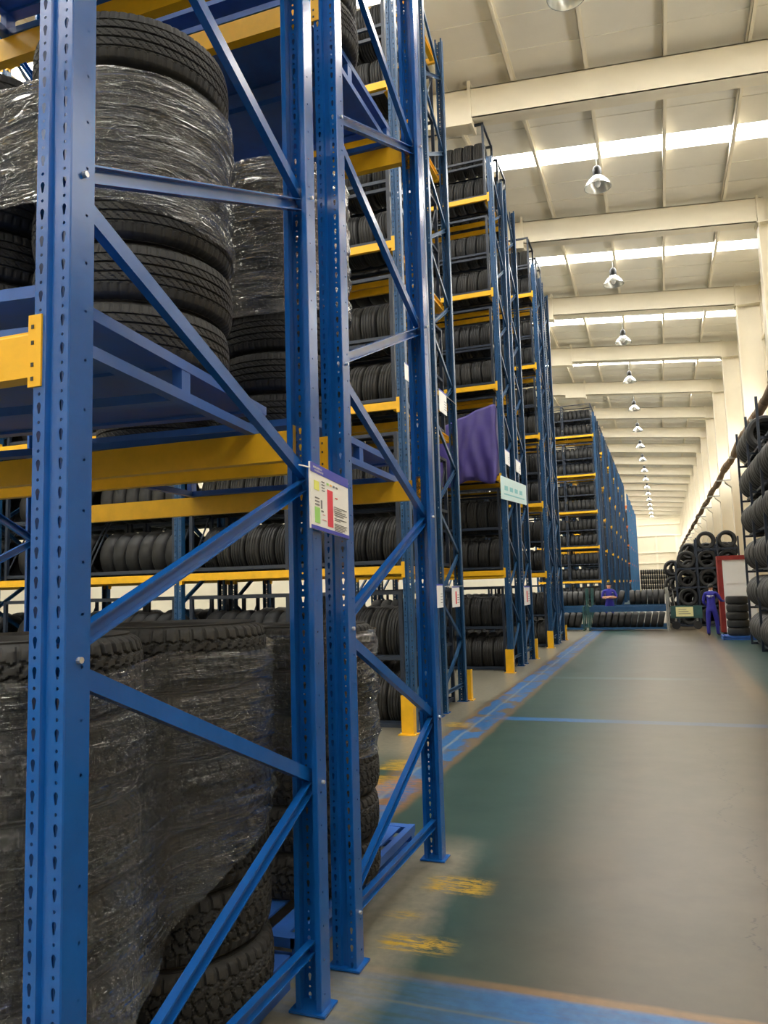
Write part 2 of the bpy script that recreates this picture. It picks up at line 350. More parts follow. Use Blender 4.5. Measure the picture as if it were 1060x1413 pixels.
def upright_mesh(H, detail):
    mb = MB(); hw, d = .055, .085
    if detail:
        ch = .035; n = int(H/ch); Ht = n*ch; e = .036
        perf(mb, (-hw+.003, 0, 0), (1, 0, 0), e, n, ch, HOLE_KEY, HOLE_DOT); perf(mb, (hw-.003-e, 0, 0), (1, 0, 0), e, n, ch, HOLE_KEY, HOLE_DOT)
        small = [(.0042*math.cos(a), .0042*math.sin(a)) for a in [i*math.pi/4+.2 for i in range(8)]]
        fw = .03
        n2 = int(Ht/.124)
        for sx in (-1, 1): perf(mb, (sx*hw, .040, 0), (0, 1, 0), fw, n2, .124, small)
        g0, g1 = -hw+.003+e, hw-.003-e; P = []
        prof = [[(-hw, .070), (-hw, d-.003), (-hw+.003, d), (-hw+.022, d), (-hw+.022, d-.014)], [(-hw, .040), (-hw, .003), (-hw+.003, 0)], [(g0, 0), (g0+.006, .012), (g1-.006, .012), (g1, 0)], [(hw-.003, 0), (hw, .003), (hw, .040)], [(hw, .070), (hw, d-.003), (hw-.003, d), (hw-.022, d), (hw-.022, d-.014)]]
    else:
        Ht = H; prof = [[(-hw+.02, d), (-hw, d), (-hw, 0), (-.016, 0), (-.01, .012), (.01, .012), (.016, 0), (hw, 0), (hw, d), (hw-.02, d)]]
    for L in prof:
        V = [(x, y, z) for z in (0, Ht) for x, y in L]; k = len(L); mb.add(V, [(i, i+1, k+i+1, k+i) for i in range(k-1)])
    mb.v = [(x, y-d/2, z) for x, y, z in mb.v]
    return mb
CP = [(-.024, 0), (.024, 0), (.024, .030), (.019, .030), (.019, .005), (-.019, .005), (-.019, .030), (-.024, .030)]   # channel
def brace(mb, y0, z0, y1, z1, x=0., flip=False):
    d = np.array((0, y1-y0, z1-z0)); d = d/np.linalg.norm(d); n = np.array((0, -d[2], d[1])); s = -1 if flip else 1
    if n[2] < 0: n = -n
    return mb.prism(CP, (x-.015*s, y0, z0), (x-.015*s, y1, z1), n, (s, 0, 0))
STEP = [(-.025, -.062), (.025, -.062), (.025, .062), (-.004, .062), (-.004, .05), (-.02, .05), (-.025, .044)]
SLIM = [(-.022, -.045), (.022, -.045), (.022, .045), (-.022, .045)]
base_me = MB().box(-.075, .075, -.062, .062, 0, .008).mesh('base_plate', 'blue')
for_up = {}
def rack(name, label, yf, yr, x_end, nfr, bay, levels, H, detail=0, mat='blue', bmat='yellow', s=.247, depthbeam=False, group=None, beam=STEP, bh=1.0):
    r = thing(name, label, 'pallet rack', (x_end, yf, 0), 0, group); D = yr-yf
    key = (H, detail, mat)
    if key not in for_up: for_up[key] = upright_mesh(H, detail).mesh('upright', mat, 30)
    for b in range(nfr):
        x = -b*bay
        for y, rot in ((0, 0), (D, math.pi)):
            u = put('upright', for_up[key], r, (x, y, .004), (0, 0, rot)); put('base_plate', base_me, u)
        if detail == 2 and b == 0 or (detail >= 0 and b == 0):
            dz = .6; k = 0; z = s; side = 0; e = .02
            while z+dz < H:
                ya, yb = (0, D) if side == 0 else (D, 0)
                brace(MB(), ya, z+.02, yb, z+dz-.02, 0, side == 1).obj('brace', mat, r); z += dz; side ^= 1
            brace(MB(), 0, s-.02, D, s-.02, 0).obj('brace', mat, r)
        else:
            m = MB(); z = s; side = 0
            while z+.6 < H:
                ya, yb = (0, D) if side == 0 else (D, 0); brace(m, ya, z, yb, z+.6, x); z += .6; side ^= 1
            tag(m.obj('bracing', mat, r))
        if detail == 2 and b == 0:
            z = s; side = 0
            while z < H:
                y = 0 if side == 0 else D
                MB().tube((.055, y+(.0 if side == 0 else 0.), z), (.066, y, z), .008, 8).obj('bolt', 'bolt', r); z += .6; side ^= 1
        if depthbeam and b == 0:
            for z in levels:
                m = MB(); xx = -.10
                m.box(xx-.035, xx+.035, .05, D-.05, z+.035, z+.045).box(xx-.035, xx+.035, .05, D-.05, z-.045, z-.035).box(xx-.006, xx+.006, .05, D-.05, z-.04, z+.04)
                m.obj('depth_beam', bmat, r)
        if b < nfr-1:
            for z in levels:
                for y, sg in ((-.015, 1), (D+.015, -1)):
                    bo = MB().prism([(a*sg, c*bh) for a, c in beam], (x-.06, y, z), (x-bay+.06, y, z), (0, 1, 0), (0, 0, 1)).obj('beam', bmat, r)
                    for xx, sd in ((x-.06, 1), (x-bay+.06, -1)):
                        c = MB().box(min(xx, xx+.006*sd), max(xx, xx+.006*sd), y-.03, y+.03, z-.09, z+.09)
                        yp = -.0425-.005 if sg == 1 else D+.0425
                        c.box(min(xx-.006*sd, xx+.034*sd), max(xx-.006*sd, xx+.034*sd), yp, yp+.005, z-.09, z+.09)
                        if detail == 2:
                            c.cur = 1
                            for q in (-.07, -.035, .02, .06): c.box(xx+.008*sd-.004, xx+.008*sd+.004, yp-.0015, yp, z+q-.005, z+q+.005)
                            c.obj('connector', [bmat, 'dark'], bo)
                        else: c.obj('connector', bmat, bo)
    return r
LAB = [2.195, 4.40, 6.62, 8.85]
rack('pallet_rack', 'bright blue pallet rack with two wrapped chunky tyre stacks on its floor pallet', 1.458, 2.80, 0, 2, 3.05, LAB, 9.8, 2, s=.247)
rack('pallet_rack', 'bright blue pallet rack between the hung notice board and the cross passage', 3.15, 4.475, 0, 2, 3.05, LAB, 9.8, 2, s=.222)
LC = [1.80, 3.70, 5.64, 7.66, 9.55]; LD = [1.82, 3.60, 5.37, 7.22, 9.15]; LF = [1.62, 3.28, 5.0, 6.8, 8.75]
XE = -1.34
rows = {'C1': (8.22, 9.22), 'C2': (9.5, 10.5), 'D1': (14.15, 15.15), 'D2': (15.55, 16.55), 'E1': (19.55, 20.55), 'E2': (20.95, 21.95)}
rl = {'C1': 'teal-blue pallet rack across the cross passage from the notice board rack', 'C2': 'teal-blue pallet rack with two white notices hung on its end frame',
      'D1': 'teal-blue pallet rack with a purple tarpaulin over its third shelf', 'D2': 'teal-blue pallet rack back to back behind the tarpaulin rack',
      'E1': 'teal-blue pallet rack standing one passage beyond the tarpaulin rack', 'E2': 'teal-blue pallet rack, last before the long open gap in the rack line'}
for k, (a, b) in rows.items():
    rack('pallet_rack', rl[k], a, b, XE, {'C': 4, 'D': 2, 'E': 2}[k[0]], 3.05, LC if k[0] == 'C' else LD, 9.85 if k[0] == 'C' else 10.0, 1, 'blue_teal', 'yellow', .25, True, beam=SLIM)
far = []
y = 38.
while y < 70: far += [(y, 'blue_teal', 'yellow'), (y+1.35, 'blue_teal', 'yellow')]; y += 5.75
y = 76.
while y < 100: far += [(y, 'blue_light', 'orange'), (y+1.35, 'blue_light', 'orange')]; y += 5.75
nyel = sum(1 for f in far if f[2] == 'yellow')
for i, (y, bm, ym) in enumerate(far):
    first = y in (38., 76.)
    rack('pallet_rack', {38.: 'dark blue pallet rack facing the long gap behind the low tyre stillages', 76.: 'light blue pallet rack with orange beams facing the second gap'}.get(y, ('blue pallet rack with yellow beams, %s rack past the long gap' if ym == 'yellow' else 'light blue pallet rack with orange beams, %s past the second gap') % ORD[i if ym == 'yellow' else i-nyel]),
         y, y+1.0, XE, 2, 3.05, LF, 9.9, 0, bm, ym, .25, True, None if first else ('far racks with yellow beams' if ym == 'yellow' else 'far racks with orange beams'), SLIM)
# upright guards
def guard(x, y, label):
    t = thing('upright_guard', label, 'rack guard', (x, y, 0))
    MB().prism([(-.07, -.05), (.07, -.05), (.07, .05), (.058, .05), (.058, -.038), (-.058, -.038), (-.058, .05), (-.07, .05)], (0, 0, .01), (0, 0, .42), (1, 0, 0), (0, 1, 0)).obj('guard_plate', 'yellow', t)
    MB().box(-.1, .1, -.09, .07, 0, .01).obj('foot_plate', 'yellow', t)
    for q in (-.085, .085): MB().tube((q, -.02, .01), (q, -.02, .022), .01, 6).obj('bolt', 'bolt', t)
for key, nm in (('C', 'rack across the cross passage'), ('D', 'tarpaulin rack'), ('E', 'rack one passage beyond the tarpaulin')):
    a, b = rows[key+'1'][0], rows[key+'2'][1]
    guard(XE, a-.14, 'yellow steel guard at the front foot of the '+nm)
    guard(XE+.02, b+.165, 'yellow steel guard at the rear foot of the '+nm)
# ------------------------------------------------------------------ tyres
def tyre_mesh(name, R, Wd, rim, nu, na, depth, mat, shoulder=None, crown=.012):
    h = R-rim; w = Wd/2
    side = [(-.74*w, rim), (-.92*w, rim+.10*h), (-.99*w, rim+.35*h), (-1.0*w, rim+.55*h), (-.985*w, rim+.72*h), (-.945*w, R-.042), (-.885*w, R-.024)]
    tread = [(-.80*w+1.60*w*i/(na-1), None) for i in range(na)]
    inner = [(.70*w, rim+.006), (.84*w, rim+.45*h), (.78*w, R-.028), (-.78*w, R-.028), (-.84*w, rim+.45*h), (-.70*w, rim+.006)]
    th = np.linspace(0, 2*np.pi, nu, endpoint=False); rowsv = []
    for a, r in side+tread+[(-a, r) for a, r in reversed(side)]+inner:
        t = a/(.80*w)
        if r is None: rr = R-crown*abs(t)**3-depth(th, t)
        else:
            rr = np.full(nu, r)
            if shoulder is not None and r > R-.04: rr = rr-shoulder(th, t)
        rowsv.append(np.stack([rr*np.cos(th), rr*np.sin(th), np.full(nu, a)], -1))
    V = np.concatenate(rowsv); k = len(rowsv); I = np.arange(nu); J = (I+1) % nu; F = []
    for j in range(k):
        n = (j+1) % k; F.append(np.stack([j*nu+I, j*nu+J, n*nu+J, n*nu+I], -1))
    mb = MB(); mb.v = [tuple(p) for p in V.tolist()]; mb.f = [tuple(f) for f in np.concatenate(F).tolist()]; mb.mi = [0]*len(mb.f)
    return mb.mesh(name, mat, 32)
def fr(x): return x-np.floor(x)
def at_tread(th, t):
    ph = th/(2*np.pi)*50; z = .055*(2*np.abs(2*fr(ph)-1)-1); d = np.zeros_like(th)
    for c, s in ((-.24, 1), (.24, -1), (-.64, -1), (.64, 1)): d = np.where(np.abs(t-c-s*z) < .042, .010, d)
    if abs(t) < .24: sl = fr(ph+t*.9) < .20
    elif abs(t) < .64: sl = fr(ph+.5-abs(t)*.9) < .20
    else: sl = fr(ph+.25*np.sign(t)) < .22
    si = (fr(ph*2+.3+t*.5) < .12)
    d = np.where(sl, .010, d); return np.where(si & (d < .001), .003, d)
def at_sh(th, t): return np.where(fr(th/(2*np.pi)*50+.25*np.sign(t)) < .22, .008, 0.)
def ht_tread(th, t):
    ph = th/(2*np.pi)*70; d = np.zeros_like(th)
    for c in (-.58, -.2, .2, .58): d = np.where(abs(t-c) < .022, .008, d)
    if abs(t) > .68: s = fr(ph) < .22
    else: s = fr(ph+t*3.2) < .2
    return np.where(s & (d < .001), .0035, d)
def ht_sh(th, t): return np.where(fr(th/(2*np.pi)*70) < .22, .0035, 0.)
def rib(th, t): return np.full_like(th, .012 if min(abs(t-c) for c in (-.6, -.2, .2, .6)) < .05 else 0.)
def flat(th, t): return np.zeros_like(th)
RN, WN = .37, .226
T_AT = tyre_mesh('chunky_tyre', RN, WN, .225, 450, 48, at_tread, 'rubber2', at_sh)
T_A2 = tyre_mesh('chunky_tyre_narrow', RN, .215, .225, 450, 48, at_tread, 'rubber2', at_sh)
T_H2 = tyre_mesh('road_tyre_narrow', RN, .213, .235, 420, 62, ht_tread, 'rubber', ht_sh)
T_HT = tyre_mesh('road_tyre', RN, WN, .235, 420, 62, ht_tread, 'rubber', ht_sh)
RM, WM = .315, .204
T_M = tyre_mesh('rack_tyre', RM, WM, .20, 48, 17, rib, 'rubber')
T_M2 = tyre_mesh('rack_tyre_dusty', RM, WM, .20, 48, 17, rib, 'rubber2')
RL = .275
T_L5 = tyre_mesh('stacked_tyre', RL, .205, .18, 40, 9, rib, 'rubber')
T_L = tyre_mesh('small_tyre', RL, .185, .18, 40, 9, rib, 'rubber')
# low-poly tyre data for the ones nobody can pick apart
def low_tyre(R, Wd, rim, n=22):
    w = Wd/2; P = [(-.75*w, rim), (-w, (R+rim)/2), (-.85*w, R-.02), (-.5*w, R), (.5*w, R), (.85*w, R-.02), (w, (R+rim)/2), (.75*w, rim)]
    V = [(r*math.cos(2*math.pi*i/n), r*math.sin(2*math.pi*i/n), a) for a, r in P for i in range(n)]; k = len(P)
    F = [(j*n+i, j*n+(i+1) % n, ((j+1) % k)*n+(i+1) % n, ((j+1) % k)*n+i) for j in range(k) for i in range(n)]
    return np.array(V), F
def add_low(mb, data, loc, rot):
    V, F = data; R = np.array(Euler(rot).to_matrix()); mb.add(V@R.T+np.array(loc), F)
def tyre(me, loc, rot, label, group): return tag(put('tyre', me, None, loc, rot), label, 'tyre', group)
STACKS = []
def stack(me, x, y, z0, n, label, group, R=RN, Wd=WN, jit=.012):
    cs = []
    for i in range(n):
        dx, dy = random.uniform(-jit, jit), random.uniform(-jit, jit)
        lab = label % ('topmost' if i == n-1 else 'lowest' if i == 0 else {1: 'second', 2: 'third', 3: 'fourth', 4: 'fifth', 5: 'sixth', 6: 'seventh'}[i])
        tyre(me, (x+dx, y+dy, z0+Wd*(i+.5)), (0, 0, random.uniform(0, 6.28)), lab, group)
# pallets
def pallet(x0, x1, y0, y1, z, h, label, mat='pallet', rz=0., rh=.045):
    t = thing('steel_pallet', label, 'pallet', ((x0+x1)/2, (y0+y1)/2, z), rz); a, b = (x1-x0)/2, (y1-y0)/2
    for zz, nm in ((h-rh, 'top_rail'), (0, 'bottom_rail')):
        for sx in (-1, 1): box(nm, mat, t, sx*a-.02, sx*a+.02, -b, b, zz, zz+rh)
        for sy in (-1, 0, 1): box(nm, mat, t, -a, a, sy*(b-.03)-.03, sy*(b-.03)+.03, zz+.002, zz+rh-.002)
    for sx in (-1, 1):
        for q in (-.95, 0, .95): box('spacer', mat, t, sx*a-.018, sx*a+.018, q*b-.03, q*b+.03, rh*.9, h-rh*.9)
    if rh < .04: box('added_deck_sheet', mat, t, -a+.02, a-.02, -b+.02, b-.02, h-.022, h-.016)  # sheet added to keep the underside of raised pallets dark
    n = 7
    for i in range(n):
        q = -a+.1+(2*a-.2)*i/(n-1); box('slat', mat, t, q-.045, q+.045, -b+.01, b-.01, h-.014, h-.004)
    return t
ZP = .13
pallet(-1.36, -.17, 1.42, 2.9, 0, ZP, 'blue steel pallet on the floor under the chunky tyre stacks')
pallet(-1.36, -.20, 3.04, 4.66, 0, ZP, 'blue floor pallet sticking out past its single chunky wrapped tyre stack')
zp1 = 2.256
bigp = pallet(-1.64, -.17, 1.40, 2.84, zp1, .145, 'blue steel pallet on the first beams under the big wrapped road tyres', 'pallet', .11, .036)
pallet(-1.62, -.17, 3.12, 4.50, zp1, .145, 'blue steel pallet on the first beams behind the notice board', 'pallet', .04, .036)
pallet(-2.94, -1.80, 1.42, 2.84, zp1, .145, 'blue steel pallet on the first beams, inward of the big wrapped pallet', 'pallet', 0, .036)
zp2 = 4.461
pallet(-1.62, -.15, 1.42, 2.86, zp2, .155, 'blue steel pallet on the second beams above the big wrapped road tyres', 'pallet', .03, .036)
pallet(-1.62, -.17, 3.12, 4.50, zp2, .155, 'blue steel pallet on the second beams nearest the cross passage', 'pallet', 0, .036)
MB().box(.20, .30, -.765, -.757, .01, .13).obj('paper_tag', 'paleyellow', bigp)
# stacks
stack(T_AT, -.445, 1.75, ZP, 6, 'chunky black tyre, %s of the floor stack closest to the first blue upright', 'chunky tyres in the first floor stack')
stack(T_AT, -.43, 2.51, ZP, 6, 'chunky black tyre, %s of the second wrapped floor stack', 'chunky tyres in the second floor stack')
stack(T_A2, -.455, 3.72, ZP, 6, 'chunky black tyre, %s of the floor stack behind the notice board uprights', 'chunky tyres in the third floor stack', Wd=.215)
stack(T_H2, -.515, 2.38, zp1+.145, 6, 'ribbed road tyre, %s of the tall glossy wrapped stack on first beams', 'road tyres in the tall wrapped stack', Wd=.213)
stack(T_H2, -1.27, 2.38, zp1+.145, 6, 'ribbed black road tyre, %s of the wrapped stack left of the tall glossy one', 'road tyres in the stack beside the tall one', Wd=.213)
stack(T_H2, -.56, 3.72, zp1+.145, 7, 'ribbed road tyre, %s of the first-beam stack behind the paired uprights', 'road tyres in the stack behind the paired uprights', Wd=.213)
stack(T_HT, -.46, 3.72, zp2+.155, 4, 'ribbed black road tyre, %s of the stack up on the second beams', 'road tyres on the second beams')
stack(T_HT, -.5, 2.38, zp2+.155, 2, 'added ribbed road tyre, %s of the pair above the tall glossy stack', 'added road tyres above the tall stack')  # tyres added mostly out of view to block skylight from above
stack(T_HT, -1.27, 2.38, zp2+.155, 2, 'added ribbed road tyre, %s of the inner pair above the tall glossy stack', 'added inner road tyres above the tall stack')  # inner pair, likewise added to block skylight
stack(T_HT, -1.37, 3.72, zp1+.145, 6, 'ribbed road tyre, %s of the inner stack behind the paired uprights', 'road tyres in the inner stack')
stack(T_H2, -2.24, 2.2, zp1+.145, 6, 'ribbed road tyre, %s of the stack on the inward first-beam pallet', 'road tyres on the inward pallet', Wd=.213)
# stretch film round the stacks
def hull(pts):
    pts = sorted(map(tuple, pts)); 
    def half(P):
        o = []
        for p in P:
            while len(o) > 1 and (o[-1][0]-o[-2][0])*(p[1]-o[-2][1])-(o[-1][1]-o[-2][1])*(p[0]-o[-2][0]) <= 0: o.pop()
            o.append(p)
        return o
    a, b = half(pts), half(pts[::-1]); return a[:-1]+b[:-1]
def wrap(label, centres, R, zlo, zhi, z0, Wd, mat, nu=300, nz=190, sag=.016, bridge=.7):
    pts = [(x+(R+.007)*math.cos(a), y+(R+.007)*math.sin(a)) for x, y in centres for a in np.linspace(0, 2*np.pi, 120)]
    H = np.array(hull(pts)+[hull(pts)[0]]); L = np.concatenate([[0], np.cumsum(np.linalg.norm(np.diff(H, axis=0), axis=1))])
    u = np.linspace(0, L[-1], nu, endpoint=False); X = np.interp(u, L, H[:, 0]); Y = np.interp(u, L, H[:, 1])
    gap = np.min([np.hypot(X-cx_, Y-cy_)-R for cx_, cy_ in centres], axis=0)-.007
    tx = np.roll(X, -1)-np.roll(X, 1); ty = np.roll(Y, -1)-np.roll(Y, 1); ln = np.hypot(tx, ty)
    mv = np.clip(gap*bridge, 0, .16); mv = sum(np.roll(mv, q) for q in range(-4, 5))/9
    X = X-ty/ln*mv; Y = Y+tx/ln*mv
    tx = np.roll(X, -1)-np.roll(X, 1); ty = np.roll(Y, -1)-np.roll(Y, 1); ln = np.hypot(tx, ty); nx, ny = ty/ln, -tx/ln
    V, UV = [], []
    for j in range(nz):
        f = j/(nz-1)
        for i in range(nu):
            uu = u[i]; za, zc = zlo(X[i], Y[i]), zhi(X[i], Y[i]); z = za+(zc-za)*f
            g = abs(math.sin(math.pi*(z-z0)/Wd))       # 0 at the joint between two tyres
            off = -sag*(1-g)**2+.0035*math.sin(uu*9+z*31)+.003*math.sin(uu*23-z*57+1)+.002*math.sin(z*140+uu*7)+.007*max(0., math.sin(z*92+uu*5+2*math.sin(uu*3.1)))**8+.006*max(0., math.sin(z*61-uu*6+1.5*math.sin(uu*4.3+z*9)))**12
            V.append((X[i]+nx[i]*(off+.006), Y[i]+ny[i]*(off+.006), z)); UV.append((uu, z))
    F = [(j*nu+i, j*nu+(i+1) % nu, (j+1)*nu+(i+1) % nu, (j+1)*nu+i) for j in range(nz-1) for i in range(nu)]
    mb = MB(); mb.add(V, F); o = mb.obj('stretch_film', mat, smooth=180); me = o.data
    uvl = me.uv_layers.new(name='UVMap')
    for p in me.polygons:
        wrapq = max(UV[v][0] for v in p.vertices) > L[-1]*.9 and min(UV[v][0] for v in p.vertices) < L[-1]*.1
        for li, v in zip(p.loop_indices, p.vertices):
            a, b = UV[v]; uvl.data[li].uv = (a+L[-1] if wrapq and a < L[-1]*.1 else a, b)
    return tag(o, label, 'plastic film')
wrap('clear stretch film wound round the two chunky floor stacks', [(-.445, 1.75), (-.43, 2.51)], RN, lambda x, y: .42+.30*(y-1.6)+.05*math.sin(5*x+3*y), lambda x, y: 1.40+.015*math.sin(7*y), ZP, WN, 'film')
wrap('clear stretch film on the chunky floor stack behind the notice board uprights', [(-.455, 3.72)], RN, lambda x, y: .80+.05*math.sin(4*x+3*y), lambda x, y: 1.385, ZP, .216, 'film')
wrap('glossy stretch film on the tall road tyre stacks on the first beams', [(-.515, 2.38), (-1.27, 2.38)], RN, lambda x, y: 2.96-.10*(x+.5)-.04*math.sin(3*y), lambda x, y: 3.47+.03*math.sin(4*x), zp1+.145, .213, 'film2', bridge=.15)
wrap('glossy stretch film on the tyre stack seen behind the paired uprights', [(-.56, 3.72)], RN, lambda x, y: 3.06+.05*math.sin(4*x+2*y), lambda x, y: 3.86, zp1+.145, .213, 'film2')
# tyre cages on the racks
def cage_parts(w, d, h, tiers, mat):
    P = []
    for sx in (-1, 1):
        for y in (0, d): P.append(('post', MB().box(sx*w/2-.022, sx*w/2+.022, y-.022, y+.022, 0, h).mesh('post', mat)))
    for z in tiers+[h-.02]:
        for y in ((d/2-.24, d/2+.24) if z < h-.1 else (0, d)): P.append(('rail', MB().box(-w/2, w/2, y-.02, y+.02, z-.02, z+.02).mesh('rail', mat)))
        for y in ((0, d) if z < h-.1 else ()): P.append(('rail', MB().box(-w/2, w/2, y-.015, y+.015, z-.02, z+.02).mesh('rail', mat)))
        for sx in (-1, 1): P.append(('end_rail', MB().box(sx*w/2-.018, sx*w/2+.018, 0, d, z-.02, z+.02).mesh('end_rail', mat)))
    for sx in (-1, 1):
        P.append(('end_brace', MB().tube((sx*w/2, 0, .1), (sx*w/2, d, h-.1), .012, 6).mesh('end_brace', mat)))
    return P
CW, CDp, CHt = 1.36, .86, 1.56; TIERS = [.05, .80]
CAGE1 = MB()
for nm, me in cage_parts(CW, CDp, CHt, TIERS, 'cage'): CAGE1.add([tuple(c/S for c in v.co) for v in me.vertices], [tuple(p.vertices) for p in me.polygons])
CAGE1 = CAGE1.mesh('tyre_cage', 'cage')
CAGE = {m: cage_parts(CW, CDp, CHt, TIERS, m) for m in ('cage', 'blue_dark', 'green')}
stuff = MB(); LOWM = low_tyre(RM, WM, .2)
lev_name = ['floor', 'first beams', 'second beams', 'third beams', 'fourth beams', 'top beams']
def fill(rk, levels, ci, rname, x0, yf, mat, indiv=True, lean=0., n=6, cage=True, tmesh=None):
    for li in ci:
        z = (0 if li == 0 else levels[li-1]+.046)
        xc = x0-CW/2
        lab = 'dark steel tyre cage on the %s, %s' % (lev_name[li], rname)
        if not cage: tag(put('tyre_cage', CAGE1, None, (xc, yf+.06, z)), lab, 'tyre cage')
        else:
            t = thing('tyre_cage', 'dark steel tyre cage on the %s, %s' % (lev_name[li], rname), 'tyre cage', (xc, yf+.06, z))
            for nm, me in CAGE[mat]: put(nm, me, t)
        for ti, tz in enumerate(TIERS):
            ln = lean if lean else random.choice((0, .04, -.05, .1))
            for i in range(n):
                x = xc-CW/2+.155+(CW-.31)*i/(n-1); ang = ln+random.uniform(-.005, .005)
                zz = z+tz+.02+math.sqrt(RM**2-.22**2)+.004; loc = (x, yf+.06+CDp/2, zz); rot = (0, math.pi/2+ang, random.uniform(-.005, .005))
                if indiv: tyre(tmesh or (T_M if random.random() < .6 else T_M2), loc, rot, 'black tyre, %s from the aisle, %s tier, %s, %s' % ('first' if i == n-1 else ORD[n-1-i], ('lower', 'upper')[ti], lev_name[li], rname), 'tyres in the %s tier, %s, %s' % (('lower', 'upper')[ti], lev_name[li], rname))
                else: add_low(stuff, LOWM, loc, rot)
nC, nD, nE = 'rack across the passage', 'tarpaulin rack', 'rack beyond the tarpaulin rack'
fill('C1', LC, [0, 1, 2, 3, 4], nC, XE-.12, 8.22, 'cage')
fill('C1', LC, [1], nC+', second cage', XE-1.55, 8.22, 'cage')
for q in range(1, 6):
    x = XE-3.05*(q//2)-(.12, 1.55)[q % 2]
    fill('C1', LC, [0, 1, 2, 3, 4] if q > 1 else [0, 2, 3, 4], 'rack across the passage, cage %s inward' % ORD[q], x, 8.22, 'cage', False)
    fill('C2', LC, [0, 1, 2, 3, 4], 'rack with two notices, cage %s inward' % ORD[q], x, 9.5, 'cage', False, cage=q < 3)
fill('D1', LD, [0, 1, 3, 4, 5], nD, XE-.12, 14.15, 'cage')
fill('E1', LD, [0, 1, 2, 3, 4, 5], nE, XE-.12, 19.55, 'cage')
fill('C2', LC, [0, 1, 2, 3, 4], 'rack with two white notices', XE-.12, 9.5, 'cage', False)
fill('D1', LD, [0, 1, 2, 3, 4, 5], nD+', inner cage', XE-1.55, 14.15, 'cage', False)
fill('D2', LD, [0, 1, 2, 3, 4, 5], 'rack behind the tarpaulin rack', XE-.12, 15.55, 'cage', False)
fill('D2', LD, [0, 1, 2, 3, 4, 5], 'rack behind the tarpaulin rack, inner cage', XE-1.55, 15.55, 'cage', False, cage=False)
fill('E1', LD, [0, 1, 2, 3, 4, 5], nE+', inner cage', XE-1.55, 19.55, 'cage', False)
fill('E2', LD, [0, 1, 2, 3, 4, 5], 'last rack before the long gap', XE-.12, 20.95, 'cage', False)
fill('E2', LD, [0, 1, 2, 3, 4, 5], 'last rack before the long gap, inner cage', XE-1.55, 20.95, 'cage', False, cage=False)
for q in range(2):
    fill('F1', LF, [0, 1, 2, 3, 4, 5], 'rack facing the long gap, %s cage' % ('end', 'inner')[q], XE-(.12, 1.55)[q], 38., 'cage', False)
    fill('F2', LF, [0, 1, 2, 3, 4, 5], 'second rack past the long gap, %s cage' % ('end', 'inner')[q], XE-(.12, 1.55)[q], 39.35, 'cage', False, cage=False)
for fi, (y, a, b) in enumerate(far):
    if fi < 2: continue
    fill('far', LF, [0, 1, 2, 3, 4, 5] if a != 'blue_light' else [0, 1, 2, 3, 4], ('%s rack past the long gap' if b == 'yellow' else '%s rack with orange beams') % (ORD[fi] if b == 'yellow' else ORD[fi-nyel] if fi > nyel else 'first'), XE-.12, y, 'cage', False, cage=False)
# ------------------------------------------------------------------ low stillages across the aisle, y = 26.1
YS = 26.1
def stillage(x0, x1, label, nlow, nup, who):
    t = thing('tyre_stillage', label, 'stillage', ((x0+x1)/2, YS, 0)); a = (x1-x0)/2; d = .62; g = 'green'
    for sx in (-1, 1):
        for y in (0, d): box('post', 'steel' if sx > 0 and x1 > 0 else 'green', t, sx*a-.022, sx*a+.022, y-.022, y+.022, 0, 1.36 if x1 > 0 and sx > 0 else .8 if nup == 0 else 1.4)
        for z in (.08, .78): box('end_rail', g, t, sx*a-.02, sx*a+.02, 0, d, z-.03, z+.03)
    for z, h in ((.08, .035), (.70, .085)):
        for y in (0, d): box('rail', 'blue_teal', t, -a, a, y-.02, y+.02, z-h, z+h)
        for y in (d/2-.16, d/2+.16): box('cradle_bar', g, t, -a, a, y-.015, y+.015, z-.01, z+.02)
    for tier, n, z in (('lower', nlow, .08), ('upper', nup, .76)):
        idx = [i for i in range(n) if not (tier == 'upper' and i in (3, 5))]
        for q, i in enumerate(idx):
            x = (x0+.19)+(x1-x0-.38)*i/(n-1); lean = .22 if tier == 'lower' else .3 if i == 4 else random.uniform(-.01, .01); o = len(idx)-1-q
            tyre(T_L, (x, YS+d/2, z+.019+math.sqrt(RL**2-.145**2)), (0, math.pi/2+lean, random.uniform(-.015, .015)), 'black tyre, %s from the trolley side, %s row, %s' % ('first' if o == 0 else ORD[o], tier, who), 'tyres in the %s row of the %s' % (tier, who))
stillage(-.98, 1.44, 'low tyre stillage with a teal top rail in front of the man with folded arms', 11, 0, 'stillage before folded-arms man')
stillage(-3.2, -1.16, 'low tyre stillage with a teal rail tucked behind the last rack before the gap', 9, 0, 'stillage behind the last rack')
YS = 27.9
stillage(-1.02, 1.5, 'two-tier tyre stillage standing behind the man with folded arms', 0, 12, 'stillage behind folded-arms man')
stillage(-3.5, -1.2, 'two-tier tyre stillage next to the one behind the man with folded arms', 0, 11, 'inner stillage beyond folded-arms man')
t = thing('hand_trolley', 'teal trolley with a pale yellow plate beside the low stillage', 'trolley', (1.95, 26.5, 0))
box('deck', 'green', t, -.4, .55, 0, .5, .36, .44); box('side_beam', 'green', t, -.4, .55, -.02, .0, .44, .76); box('plate', 'paleyellow', t, -.24, .28, -.04, -.02, .42, .72)
for i in range(3): box('plate_line', 'ink', t, -.16, .2-.06*i, -.045, -.04, .50+.07*i, .515+.07*i)
for sx in (-.25, .4): MB().tube((sx, .1, .13), (sx, .18, .13), .13, 18).obj('wheel', 'dark', t); box('fork', 'steel', t, sx-.03, sx+.03, .12, .16, .13, .4)
for k in range(2): MB().tube((-.36+k*.12, .25, .44), (-.44+k*.14, .2, 1.25), .016, 8).obj('handle_bar', 'steel', t)
